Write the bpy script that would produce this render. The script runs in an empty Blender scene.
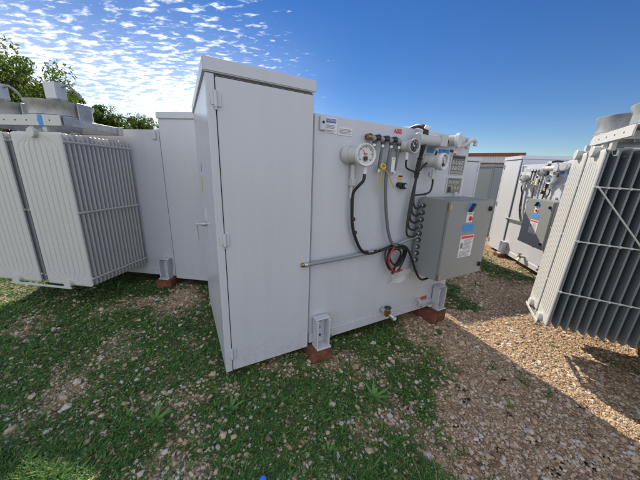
import bpy, bmesh, math, random
import numpy as np
from mathutils import Vector, Matrix, noise
random.seed(7); rng = np.random.default_rng(7)
R = math.radians
scn = bpy.context.scene
col = scn.collection
CAMH = 1.6

# ------------------------------------------------------------------ materials
def nt(name):
    m = bpy.data.materials.new(name); m.use_nodes = True
    n = m.node_tree.nodes; l = m.node_tree.links
    return m, n, l, n['Principled BSDF']
def setc(b, c): b.inputs['Base Color'].default_value = (*c, 1)
def ramp(n, stops):
    r = n.new('ShaderNodeValToRGB'); e = r.color_ramp.elements
    while len(e) < len(stops): e.new(0.5)
    for i, (p, c) in enumerate(stops):
        e[i].position = p; e[i].color = (*c, 1) if len(c) == 3 else c
    return r
def tex(n, l, kind, scale, vec=None, detail=3, rough=.5):
    t = n.new('ShaderNodeTex' + kind); t.inputs['Scale'].default_value = scale
    if kind == 'Noise': t.inputs['Detail'].default_value = detail; t.inputs['Roughness'].default_value = rough
    if vec is not None: l.new(vec, t.inputs['Vector'])
    return t
def coords(n, l, scale=(1, 1, 1), space='Object'):
    c = n.new('ShaderNodeTexCoord'); m = n.new('ShaderNodeMapping'); m.inputs['Scale'].default_value = scale
    l.new(c.outputs[space], m.inputs['Vector']); return m.outputs['Vector']
def paint(name, c, rough=.38, dirt=.25, wave=.12, spec=.5, dirtc=(.22, .18, .13)):
    m, n, l, b = nt(name)
    v = coords(n, l)
    big = tex(n, l, 'Noise', 1.3, v, 4)
    st = tex(n, l, 'Noise', 9, coords(n, l, (1, 1, .08)), 6, .65)
    r1 = ramp(n, [(.42, (1, 1, 1)), (.8, (0, 0, 0))]); l.new(st.outputs['Fac'], r1.inputs[0])
    sp = tex(n, l, 'Noise', 60, v, 3, .7); r2 = ramp(n, [(.66, (0, 0, 0)), (.74, (1, 1, 1))]); l.new(sp.outputs['Fac'], r2.inputs[0])
    mx = n.new('ShaderNodeMixRGB'); mx.blend_type = 'MIX'
    mx.inputs[1].default_value = (*c, 1); mx.inputs[2].default_value = (*[a * .82 + d * .18 for a, d in zip(c, dirtc)], 1)
    inv = n.new('ShaderNodeMath'); inv.operation = 'MULTIPLY_ADD'; l.new(r1.outputs[0], inv.inputs[0]); inv.inputs[1].default_value = -dirt * 1.4; inv.inputs[2].default_value = dirt * 1.4
    l.new(inv.outputs[0], mx.inputs[0])
    mx2 = n.new('ShaderNodeMixRGB'); mx2.inputs[2].default_value = (*dirtc, 1); l.new(mx.outputs[0], mx2.inputs[1])
    f2 = n.new('ShaderNodeMath'); f2.operation = 'MULTIPLY'; l.new(r2.outputs[0], f2.inputs[0]); f2.inputs[1].default_value = dirt * .35; l.new(f2.outputs[0], mx2.inputs[0])
    l.new(mx2.outputs[0], b.inputs['Base Color'])
    rr = n.new('ShaderNodeMapRange'); l.new(big.outputs['Fac'], rr.inputs[0]); rr.inputs[3].default_value = rough - .09; rr.inputs[4].default_value = rough + .12
    l.new(rr.outputs[0], b.inputs['Roughness']); b.inputs['Specular IOR Level'].default_value = spec
    sz = n.new('ShaderNodeSeparateXYZ'); l.new(v, sz.inputs[0]); zr = n.new('ShaderNodeMapRange'); l.new(sz.outputs[2], zr.inputs[0]); zr.inputs[1].default_value = .34; zr.inputs[2].default_value = .05
    dn = tex(n, l, 'Noise', 26, v, 6, .8); dr = ramp(n, [(.48, (0, 0, 0)), (.66, (1, 1, 1))]); l.new(dn.outputs['Fac'], dr.inputs[0]); dm = n.new('ShaderNodeMath'); dm.operation = 'MULTIPLY'; l.new(zr.outputs[0], dm.inputs[0]); l.new(dr.outputs[0], dm.inputs[1])
    ds = n.new('ShaderNodeMath'); ds.operation = 'MULTIPLY'; l.new(dm.outputs[0], ds.inputs[0]); ds.inputs[1].default_value = .38
    mx3 = n.new('ShaderNodeMixRGB'); l.new(ds.outputs[0], mx3.inputs[0]); l.new(mx2.outputs[0], mx3.inputs[1]); mx3.inputs[2].default_value = (.30, .22, .15, 1); l.new(mx3.outputs[0], b.inputs['Base Color'])
    w = tex(n, l, 'Noise', 1.7, coords(n, l, (1, 1, .35)), 1); fn = tex(n, l, 'Noise', 220, v, 1)
    b1 = n.new('ShaderNodeBump'); b1.inputs['Strength'].default_value = wave; b1.inputs['Distance'].default_value = .06; l.new(w.outputs['Fac'], b1.inputs['Height'])
    b2 = n.new('ShaderNodeBump'); b2.inputs['Strength'].default_value = .06; b2.inputs['Distance'].default_value = .002; l.new(fn.outputs['Fac'], b2.inputs['Height'])
    l.new(b1.outputs[0], b2.inputs['Normal']); l.new(b2.outputs[0], b.inputs['Normal'])
    return m
def flat(name, c, rough=.6, metal=0, spec=.5, nz=.0, scale=30):
    m, n, l, b = nt(name); setc(b, c); b.inputs['Roughness'].default_value = rough; b.inputs['Metallic'].default_value = metal
    b.inputs['Specular IOR Level'].default_value = spec
    if nz:
        t = tex(n, l, 'Noise', scale, coords(n, l), 5, .65)
        r = ramp(n, [(.25, [x * (1 - nz) for x in c]), (.75, [min(1, x * (1 + nz)) for x in c])]); l.new(t.outputs['Fac'], r.inputs[0]); l.new(r.outputs[0], b.inputs['Base Color'])
        bp = n.new('ShaderNodeBump'); bp.inputs['Strength'].default_value = .3; bp.inputs['Distance'].default_value = .004; l.new(t.outputs['Fac'], bp.inputs['Height']); l.new(bp.outputs[0], b.inputs['Normal'])
    return m
def island(name, stops, rough=.8, spec=.3, trans=0, nscale=0):
    m, n, l, b = nt(name); g = n.new('ShaderNodeNewGeometry')
    r = ramp(n, stops); l.new(g.outputs['Random Per Island'], r.inputs[0]); out = r.outputs[0]
    if nscale:
        t = tex(n, l, 'Noise', nscale, coords(n, l), 4, .7); mm = n.new('ShaderNodeMixRGB'); mm.blend_type = 'MULTIPLY'; mm.inputs[0].default_value = .8
        rr = ramp(n, [(.3, (.55, .53, .5)), (.65, (1, 1, 1))]); l.new(t.outputs['Fac'], rr.inputs[0]); l.new(out, mm.inputs[1]); l.new(rr.outputs[0], mm.inputs[2]); out = mm.outputs[0]
    l.new(out, b.inputs['Base Color']); b.inputs['Roughness'].default_value = rough; b.inputs['Specular IOR Level'].default_value = spec
    if trans:
        o = n['Material Output']; t = n.new('ShaderNodeBsdfTranslucent'); l.new(out, t.inputs[0]); mx = n.new('ShaderNodeMixShader'); mx.inputs[0].default_value = trans
        l.new(b.outputs[0], mx.inputs[1]); l.new(t.outputs[0], mx.inputs[2]); l.new(mx.outputs[0], o.inputs[0])
    return m
M = {}
M['paint'] = paint('grey_enamel', (.50, .52, .57), .27, .38, .20)
M['fin'] = paint('radiator_enamel', (.485, .49, .485), .42, .3, .03)
M['finedge'] = paint('radiator_fin_enamel', (.43, .44, .46), .45, .3, .03)
M['backshade'] = paint('shaded_enamel', (.17, .20, .215), .45, .3, .08)  # grey enamel with the back units' shade and dark reflections in its colour
M['finshade'] = paint('shaded_fin_enamel', (.16, .185, .205), .45, .3, .03)  # same enamel as the plates, deep shade between fins darkened into it
M['box'] = paint('box_enamel', (.23, .24, .245), .4, .25, .10)
M['galv'] = flat('galvanised_steel', (.5, .51, .53), .38, .75, .5, .3, 12)
M['shroud'] = flat('weathered_galvanised', (.36, .37, .38), .45, .6, .5, .35, 10)
M['fit'] = paint('fitting_enamel', (.46, .47, .47), .4, .3, .0)
M['black'] = flat('black_rubber', (.012, .012, .014), .45)
M['gap'] = flat('black_gasket', (.01, .01, .012), .8)
M['hose'] = flat('grey_hose', (.13, .135, .14), .5)
M['cond'] = flat('grey_conduit', (.22, .235, .26), .4)
M['red'] = flat('red_wire', (.45, .02, .02), .45)
M['redink'] = flat('red_ink', (.70, .03, .04), .5)
M['white'] = flat('white_label', (.66, .66, .68), .45)
M['dial'] = flat('dial_face', (.55, .56, .55), .3)
M['bluelab'] = flat('blue_print', (.02, .09, .42), .4)
M['tape'] = flat('blue_tape', (.03, .27, .68), .6)
M['yellow'] = flat('yellow_plastic', (.65, .48, .05), .5)
M['ink'] = flat('grey_ink', (.2, .2, .22), .6)
M['plate'] = flat('etched_plate', (.20, .20, .195), .35, .5, .5, .25, 90)
M['dark'] = flat('dark_metal', (.05, .05, .055), .4, .5)
M['brass'] = flat('brass', (.35, .22, .08), .35, .9)
M['brick'] = flat('red_brick', (.15, .060, .038), .95, 0, .2, .55, 14)
M['bark'] = flat('bark', (.10, .075, .055), .95, 0, .2, .4, 12)
M['blueplastic'] = flat('blue_plastic', (.01, .16, .75), .35)
M['glass'] = None
def glassy():
    m, n, l, b = nt('gauge_glass'); setc(b, (.9, .95, .95)); b.inputs['Roughness'].default_value = .05; b.inputs['Alpha'].default_value = .16; return m
M['glass'] = glassy()
def bagm():
    m, n, l, b = nt('clear_bag'); setc(b, (.75, .75, .73)); b.inputs['Roughness'].default_value = .25; b.inputs['Alpha'].default_value = .22; return m
M['bag'] = bagm()
M['stone'] = island('gravel_stone', [(0, (.12, .08, .055)), (.08, (.32, .215, .145)), (.35, (.47, .345, .235)), (.62, (.54, .425, .31)), (.85, (.57, .485, .395)), (1, (.60, .565, .52))], .85, .25, 0, 60)
M['pale'] = island('pale_stone', [(0, (.24, .19, .165)), (.5, (.42, .37, .33)), (1, (.56, .54, .52))], .8, .3, 0, 45)
M['clod'] = island('dark_clod', [(0, (.015, .013, .012)), (1, (.05, .04, .032))], .95, .1, 0, 60)
M['grass'] = island('grass_leaf', [(0, (.042, .12, .036)), (.35, (.070, .18, .045)), (.7, (.11, .23, .055)), (.93, (.19, .29, .06)), (1, (.32, .28, .14))], .55, .35, .35)
M['weed'] = island('weed_leaf', [(0, (.09, .22, .05)), (1, (.16, .30, .08))], .5, .4, .3)
M['leaf'] = island('tree_leaf', [(0, (.03, .065, .012)), (.5, (.075, .14, .022)), (1, (.16, .22, .04))], .5, .4, .5)
def siding():
    m, n, l, b = nt('white_siding'); w = n.new('ShaderNodeTexWave'); w.bands_direction = 'X'; w.inputs['Scale'].default_value = 1.6; l.new(coords(n, l), w.inputs[0])
    bp = n.new('ShaderNodeBump'); bp.inputs['Distance'].default_value = .05; l.new(w.outputs['Fac'], bp.inputs['Height']); l.new(bp.outputs[0], b.inputs['Normal'])
    r = ramp(n, [(0, (.50, .50, .54)), (1, (.62, .62, .65))]); l.new(w.outputs['Fac'], r.inputs[0]); l.new(r.outputs[0], b.inputs['Base Color']); b.inputs['Roughness'].default_value = .5; return m
M['siding'] = siding()
M['trim'] = flat('rust_trim', (.20, .055, .035), .6, 0, .4, .2, 3)

# ------------------------------------------------------------------ mesh builder
class MB:
    def __init__(s): s.v = []; s.f = []; s.m = []; s.s = []; s.mats = []
    def mi(s, k):
        if k not in s.mats: s.mats.append(k)
        return s.mats.index(k)
    def add(s, vs, fs, mat, smooth=False, M4=None):
        o = len(s.v); k = s.mi(mat)
        s.v += [tuple(M4 @ Vector(p)) if M4 is not None else tuple(p) for p in vs]
        for f in fs: s.f.append([i + o for i in f]); s.m.append(k); s.s.append(smooth)
        return s
    def box(s, x0, x1, y0, y1, z0, z1, mat, bev=0.003, M4=None):
        x0, x1 = min(x0, x1), max(x0, x1); y0, y1 = min(y0, y1), max(y0, y1); z0, z1 = min(z0, z1), max(z0, z1)
        bm = bmesh.new(); vs = [bm.verts.new((x, y, z)) for x in (x0, x1) for y in (y0, y1) for z in (z0, z1)]
        for q in ((0, 1, 3, 2), (4, 6, 7, 5), (0, 4, 5, 1), (2, 3, 7, 6), (0, 2, 6, 4), (1, 5, 7, 3)): bm.faces.new([vs[i] for i in q])
        b = min(bev, .3 * min(x1 - x0, y1 - y0, z1 - z0))
        if b > 0: bmesh.ops.bevel(bm, geom=bm.edges[:], offset=b, segments=1 if b < .004 else 2, affect='EDGES')
        bm.normal_update(); bm.verts.index_update()
        s.add([v.co[:] for v in bm.verts], [[v.index for v in f.verts] for f in bm.faces], mat, False, M4); bm.free(); return s
    def lathe(s, prof, mat, M4, seg=28, smooth=True):      # prof: (r, z)
        vs = []; fs = []
        for r, z in prof:
            for k in range(seg): a = 2 * math.pi * k / seg; vs.append((r * math.cos(a), r * math.sin(a), z))
        for i in range(len(prof) - 1):
            for k in range(seg): k2 = (k + 1) % seg; fs.append((i * seg + k, i * seg + k2, (i + 1) * seg + k2, (i + 1) * seg + k))
        return s.add(vs, fs, mat, smooth, M4)
    def cyl(s, p0, p1, r, mat, seg=16, r1=None, cap=True):
        p0, p1 = Vector(p0), Vector(p1); d = p1 - p0; L = d.length; r1 = r if r1 is None else r1
        M4 = Matrix.Translation(p0) @ d.to_track_quat('Z', 'Y').to_matrix().to_4x4()
        b = min(.003, r * .15, L * .2)
        prof = [(r - b, 0), (r, b), (r1, L - b), (r1 - b, L)]
        if cap: prof = [(1e-4, 0)] + prof + [(1e-4, L)]
        return s.lathe(prof, mat, M4, seg, True)
    def tube(s, pts, r, mat, seg=8, sub=5, closed=False):
        P = [Vector(p) for p in pts]; Q = []
        n = len(P)
        if sub > 1 and n > 2:
            for i in range(n - 1):
                a = P[max(i - 1, 0)]; b = P[i]; c = P[i + 1]; d = P[min(i + 2, n - 1)]
                for k in range(sub):
                    t = k / sub; Q.append(.5 * ((2 * b) + (c - a) * t + (2 * a - 5 * b + 4 * c - d) * t * t + (3 * b - a - 3 * c + d) * t ** 3))
            Q.append(P[-1])
        else: Q = P
        vs = []; fs = []; T0 = (Q[1] - Q[0]).normalized(); nrm = T0.orthogonal().normalized()
        for i, q in enumerate(Q):
            T = ((Q[i + 1] if i + 1 < len(Q) else q) - (Q[i - 1] if i else q)).normalized()
            nrm = (nrm - T * nrm.dot(T)).normalized(); bn = T.cross(nrm)
            for k in range(seg): a = 2 * math.pi * k / seg; vs.append(q + r * (math.cos(a) * nrm + math.sin(a) * bn))
        for i in range(len(Q) - 1):
            for k in range(seg): k2 = (k + 1) % seg; fs.append((i * seg + k, i * seg + k2, (i + 1) * seg + k2, (i + 1) * seg + k))
        fs.append(tuple(range(seg))[::-1]); fs.append(tuple(range((len(Q) - 1) * seg, len(Q) * seg)))
        return s.add(vs, fs, mat, True)
    def build(s, name, parent=None, auto=True):
        me = bpy.data.meshes.new(name); me.from_pydata(s.v, [], s.f)
        for k in s.mats: me.materials.append(M[k])
        me.polygons.foreach_set('material_index', s.m); me.polygons.foreach_set('use_smooth', s.s)
        if auto and any(s.s): me.set_sharp_from_angle(angle=R(38))
        me.update(); o = bpy.data.objects.new(name, me); col.objects.link(o)
        if parent is not None: o.parent = parent
        return o
def thing(name, label, cat, loc=(0, 0, 0), rz=0, group=None):
    o = bpy.data.objects.new(name, None); o.empty_display_size = .1; col.objects.link(o); o.location = loc; o.rotation_euler = (0, 0, rz)
    return tag(o, label, cat, group)
def tag(o, label=None, cat=None, group=None, kind=None):
    for k, v in (('label', label), ('category', cat), ('group', group), ('kind', kind)):
        if v: o[k] = v
    return o
def copy_tree(o, parent=None):
    c = o.copy(); col.objects.link(c)
    if parent is not None: c.parent = parent
    for ch in list(o.children): copy_tree(ch, c)
    return c
def text(s, size, loc, mat, parent, name='lettering', rot=(R(90), 0, 0), bold=.0):
    cu = bpy.data.curves.new(name, 'FONT'); cu.body = s; cu.size = size; cu.align_x = 'CENTER'; cu.align_y = 'CENTER'; cu.extrude = .0012; cu.offset = bold
    t = bpy.data.objects.new(name + '_curve', cu); col.objects.link(t); bpy.context.view_layer.update()
    me = bpy.data.meshes.new_from_object(t.evaluated_get(bpy.context.evaluated_depsgraph_get())); bpy.data.objects.remove(t)
    me.materials.clear(); me.materials.append(M[mat]); me.name = name
    o = bpy.data.objects.new(name, me); col.objects.link(o); o.parent = parent; o.location = loc; o.rotation_euler = rot; return o

# ------------------------------------------------------------------ transformer parts
DT = 1.33   # tank depth
def fin(mb, x0, x1, z0, z1, yc, t, mat='finedge'):
    r = .035; out = []
    for cx, cz, a0 in ((x1 - r, z0 + r, -90), (x1 - r, z1 - r, 0), (x0 + r, z1 - r, 90), (x0 + r, z0 + r, 180)):
        for k in range(4): a = R(a0 + 30 * k); out.append((cx + r * math.cos(a), cz + r * math.sin(a)))
    cx, cz = (x0 + x1) / 2, (z0 + z1) / 2; n = len(out)
    def inset(d): return [(cx + (x - cx) * (1 - d / (x1 - x0) * 2), cz + (z - cz) * (1 - d / (z1 - z0) * 2)) for x, z in out]
    vs = [(x, yc - t / 2, z) for x, z in inset(.012)] + [(x, yc - t * .32, z) for x, z in inset(.003)] + [(x, yc + t * .32, z) for x, z in inset(.003)] + [(x, yc + t / 2, z) for x, z in inset(.012)]
    fs = [tuple(range(n)), tuple(range(4 * n - 1, 3 * n - 1, -1))]
    for i in range(3):
        for k in range(n): k2 = (k + 1) % n; fs.append((i * n + k, (i + 1) * n + k, (i + 1) * n + k2, i * n + k2))
    mb.add(vs, fs, mat)
def groove_plate(mb, x0, x1, z0, z1, y, ng, fan=.14):
    # pressed outer plate: vertical grooves that gather toward the two header pipes
    nx, nz = ng * 9, 74; w = x1 - x0; xc = (x0 + x1) / 2; vs = []; r = .035
    zs = []
    for j in range(nz + 1):
        t = j / nz; zs.append(z0 + (z1 - z0) * (t * .35 + .65 * (.5 - .5 * math.cos(math.pi * t))))
    for z in zs:
        e = min(z - z0, z1 - z); cut = 0
        if e < r: cut = r - math.sqrt(max(0, r * r - (r - e) ** 2))
        hw = w / 2 - cut
        for i in range(nx + 1):
            x = xc + hw * (2 * i / nx - 1)
            q = min(1, max(0, (e - .02) / fan)); g = .30 + .70 * (q * q * (3 - 2 * q)) ** .6
            u = (x - xc) / g / (w / ng); ph = abs((u + .5 * (ng % 2)) - round(u + .5 * (ng % 2)))
            gd = math.exp(-(ph / .07) ** 2) if (abs(u) < ng / 2 - .3 and e > .035) else 0
            if abs(x - xc) < .05 and e < .09: gd = 0
            edge = max(0, min(1, min(e, w / 2 - abs(x - xc)) / .014))
            vs.append((x, y + .010 * edge ** .5 - .0092 * gd * edge, z))
    fs = [(j * (nx + 1) + i, j * (nx + 1) + i + 1, (j + 1) * (nx + 1) + i + 1, (j + 1) * (nx + 1) + i) for j in range(nz) for i in range(nx)]
    fs = [f[::-1] for f in fs]
    mb.add(vs, fs, 'fin', True)
def radiator(root, x0, w, z0, z1, n, pitch, ng, rods, diag=False, t=.017, fm='finedge'):
    y0 = DT + .07; m = MB()
    for k in range(n): fin(m, x0, x0 + w, z0, z1, y0 + k * pitch, t, fm)
    yo = y0 + (n - 1) * pitch + t / 2
    groove_plate(m, x0 + .001, x0 + w - .001, z0 + .001, z1 - .001, yo, ng)
    ra = m.build('radiator', root); xc = x0 + w / 2
    for z in (z0 + .03, z1 - .012):
        h = MB(); h.cyl((xc, DT - .03, z), (xc, yo + .006, z), .032, 'fin', 20); h.cyl((xc, yo, z), (xc, yo + .045, z), .045, 'fin', 26); h.build('header_pipe', ra)
    for z in rods:
        for x in (x0 - .012, x0 + w + .012):
            h = MB(); h.cyl((x, y0 - .02, z), (x, yo + .014, z), .006, 'fin', 10)
            for k in range(n): h.box(x - .006, x + .006, y0 + k * pitch - .006, y0 + k * pitch + .006, z - .009, z + .009, 'fin', 0)
            h.build('tie_rod', ra)
    if diag:
        h = MB(); h.tube([(x0 - .03, yo - .01, rods[-1]), (x0 - .03, y0 + .1, rods[-1] - .95)], .0065, 'fin', 8, 1); h.build('brace_rod', ra)
    return ra, yo
def fan(root, xc, yc, r, z, boxside=1, hb=.15, jb=True):
    m = MB(); T = Matrix.Translation((xc, yc, z))
    m.lathe([(r + .02, 0), (r + .02, .012), (r, .02), (r, .115), (r + .022, .15), (r + .03, .15), (r + .03, .143), (r + .008, .105), (r + .008, .02)], 'shroud', T, 48)
    f = m.build('fan', root)
    g = MB()
    for k in range(7):
        q = r * (k + 1.2) / 8.2; g.tube([(xc + q * math.cos(a * R(15)), yc + q * math.sin(a * R(15)), z + .137) for a in range(25)], .0022, 'galv', 5, 1)
    for k in range(8):
        a = R(45 * k + 12); g.tube([(xc + .05 * math.cos(a), yc + .05 * math.sin(a), z + .140), (xc + r * math.cos(a), yc + r * math.sin(a), z + .140)], .003, 'galv', 5, 1)
    g.build('fan_guard', f)
    h = MB(); h.cyl((xc, yc, z + .02), (xc, yc, z + .13), .06, 'fit', 20); h.build('motor', f)
    b = MB()
    for k in range(4):
        T4 = Matrix.Translation((xc, yc, z + .07)) @ Matrix.Rotation(R(90 * k + 20), 4, 'Z') @ Matrix.Rotation(R(28), 4, 'X')
        b.box(.05, r - .02, -.06, .06, -.003, .003, 'dark', 0, T4)
    b.build('fan_blade', f)
    for sx in (-1, 1):
        s = MB(); s.box(xc + sx * (r + .035) - .008, xc + sx * (r + .035) + .008, yc - .07, yc + .07, z - .08, z + .155, 'shroud'); s.box(xc + sx * (r + .02) - .02, xc + sx * (r + .02) + .02, yc - .05, yc + .05, z + .141, z + .153, 'shroud'); s.build('bracket', f)
    if not jb:
        q = MB(); q.lathe([(1e-4, .20), (.05, .195), (.085, .17), (.09, .14)], 'galv', T, 24); q.build('motor_cap', f); return f
    q = MB(); bx = xc - .19 * boxside; by = yc + r * .50; q.box(bx - .068, bx + .068, by, by + .10, z + .155, z + .155 + hb, 'paint', .006); jb = q.build('junction_box', f)
    c = MB(); c.tube([(bx - .085 * boxside, by + .05, z + .155 + hb * .75), (bx - .15 * boxside, by + .05, z + .13 + hb), (bx - .20 * boxside, by + .03, z + .08 + hb), (bx - .21 * boxside, by + .0, z + .17)], .011, 'cond', 8); c.build('conduit', jb)
    return f
def foot(root, xc, yf, sgn, pm='paint'):       # jacking foot, sgn -1 sticks out to -y
    m = MB(); y = lambda d: yf + sgn * d
    m.box(xc - .066, xc - .052, y(0), y(.092), .072, .335, pm); m.box(xc + .052, xc + .066, y(0), y(.092), .072, .335, pm)
    m.box(xc - .052, xc + .052, y(.0), y(.014), .072, .335, pm); m.box(xc - .072, xc + .072, y(0), y(.115), .058, .072, pm); m.box(xc - .072, xc + .072, y(0), y(.07), .335, .347, pm)
    f = m.build('jacking_foot', root)
    for z in (.15, .235, .30):
        b = MB(); b.cyl((xc, y(.013), z), (xc, y(.024), z), .011, 'dark' if z < .2 else 'galv', 6); b.build('bolt', f)
    return f
def label_lines(m, x0, x1, zs, y, mat='ink', h=.0035):
    for k, z in enumerate(zs):
        xe = x1 - (x1 - x0) * random.uniform(0, .25); m.box(x0, xe, y - .0018, y, z - h / 2, z + h / 2, mat, 0)
def gauge(root, bx, bz, fx, fz, d, r, face='dial', marks=True, name='dial_gauge', turn=0.):
    m = MB(); p0 = Vector((bx, 0, bz)); p1 = Vector((fx, -d, fz)); dirn = (p1 - p0).normalized()
    m.cyl(p0 - dirn * .02, p0 + dirn * .03, r * .82, 'fit', 28); m.cyl(p0, p1 - dirn * .03, r * .72, 'fit', 28); ax = (dirn + Vector((-turn, 0, 0))).normalized(); m.cyl(p1 - ax * .055, p1, r * .93, 'fit', 36)
    for k in range(6):
        a = R(60 * k); q = Vector((math.cos(a), 0, math.sin(a))) * r * .7 + p0 + dirn * .03; m.cyl(q, q + dirn * .012, .009, 'dark', 6)
    T = Matrix.Translation(p1) @ ax.to_track_quat('Z', 'Y').to_matrix().to_4x4()
    m.lathe([(r * .82, -.004), (r * .84, .014), (r * .95, .018), (r, .008), (r, -.02), (r * .9, -.03)], 'white' if marks else 'fit', T, 40)
    g = m.build(name, root)
    f = MB(); f.lathe([(1e-4, .002), (r * .84, .002)], face, T, 36)
    ink = 'dark' if marks else 'white'
    for k in range(25):
        a = R(-130 + k * 260 / 24 + 0); q = T @ Matrix.Rotation(a, 4, 'Z'); l0 = .58 if k % 4 == 0 else .66
        f.box(-.0012 * (2 if k % 4 == 0 else 1), .0012 * (2 if k % 4 == 0 else 1), r * l0, r * .76, .002, .004, ink, 0, q)
    f.lathe([(1e-4, .016), (r * .16, .016), (r * .17, .003)], 'dark', T @ Matrix.Translation((0, -r * .32, 0)), 18); f.lathe([(r * .2, .005), (r * .27, .005)], 'ink', T @ Matrix.Translation((0, -r * .32, 0)), 20)
    f.box(-.002, .002, -r * .3, r * .5, .004, .006, 'redink' if marks else 'white', 0, T @ Matrix.Rotation(R(35), 4, 'Z'))
    f.box(-r * .22, r * .22, r * .05, r * .12, .002, .0035, ink, 0, T)
    f.build('dial_face', g)
    return g

def make_body(root, pm='paint'):
    # ---- terminal cabinet
    m = MB(); m.box(0, .708, .0, 1.35, .05, 2.138, pm, .005); cab = m.build('terminal_cabinet', root)
    m = MB(); m.box(-.012, .720, -.030, 1.365, 2.140, 2.216, pm, .006); m.build('cabinet_roof', cab)
    m = MB(); m.box(.049, .706, -.004, .004, .052, 2.131, 'gap', 0); m.box(.7085, .7215, .02, 1.33, .08, 2.015, 'gap', 0); m.build('door_gasket', cab)
    m = MB(); m.box(.0540, .705, -.024, -.004, .056, 2.122, pm, .004); door = m.build('cabinet_door', cab)
    m = MB(); m.box(.0, .0485, -.024, -.002, .052, 2.134, pm, .003); m.build('door_post', cab)
    for z in (2.0, 1.13, .215):
        h = MB(); h.cyl((.050, -.033, z - .045), (.050, -.033, z + .045), .0105, pm, 12); h.box(.050, .082, -.030, -.0245, z - .04, z + .04, pm, .001); h.box(.020, .050, -.030, -.0245, z - .032, z + .032, pm, .001)
        h.cyl((.050, -.033, z - .060), (.050, -.033, z - .045), .007, 'galv', 10); h.build('hinge', door)
    h = MB(); h.cyl((0.002, .73, 1.10), (-.045, .73, 1.10), .022, 'galv', 16); h.tube([(-.04, .73, 1.10), (-.075, .74, 1.10), (-.085, .77, 1.09), (-.085, .78, .97), (-.083, .78, .93)], .011, 'fit', 10); h.box(-.004, .001, .69, .77, 1.14, 1.23, 'white', .001); h.build('door_handle', cab)
    h = MB(); h.box(-.003, .001, .825, .86, 1.57, 1.64, 'tape', 0); h.build('tape_tab', cab)
    h = MB(); h.box(-.0025, .001, .85, .90, 1.36, 1.53, 'yellow', 0); h.box(-.004, -.0025, .862, .866, 1.38, 1.5, 'ink', 0); h.box(-.004, -.0025, .876, .880, 1.38, 1.5, 'ink', 0); h.build('warning_sticker', cab)
    # ---- tank
    m = MB(); m.box(.722, 2.62, .002, DT, .075, 2.018, pm, .006); tank = m.build('tank', root)
    m = MB(); m.box(.7225, 2.618, -.012, .001, .077, .172, pm, .003); m.build('base_rail', tank)
    m = MB(); m.box(.7225, 2.618, DT + .001, DT + .013, .077, .172, pm, .003); m.build('base_rail', tank)
    for x, y in ((.79, -.001), (2.56, -.001), (.79, DT + .019), (2.56, DT + .019)):
        m = MB(); m.box(x - .026, x + .026, y - .018, y, 1.905, 2.004, pm, .004); m.cyl((x, y - .0175, 1.96), (x, y - .021, 1.96), .010, 'gap', 12); m.build('lifting_lug', tank)
    m = MB(); m.lathe([(.22, 0), (.22, .03), (.19, .045), (.12, .062), (1e-4, .07)], pm, Matrix.Translation((1.98, .30, 2.018)), 36); m.build('manhole_cover', tank)
    for x in (.826, 2.44):
        foot(root, x, -.012, -1, pm); foot(root, x, DT + .013, 1, pm)

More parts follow.
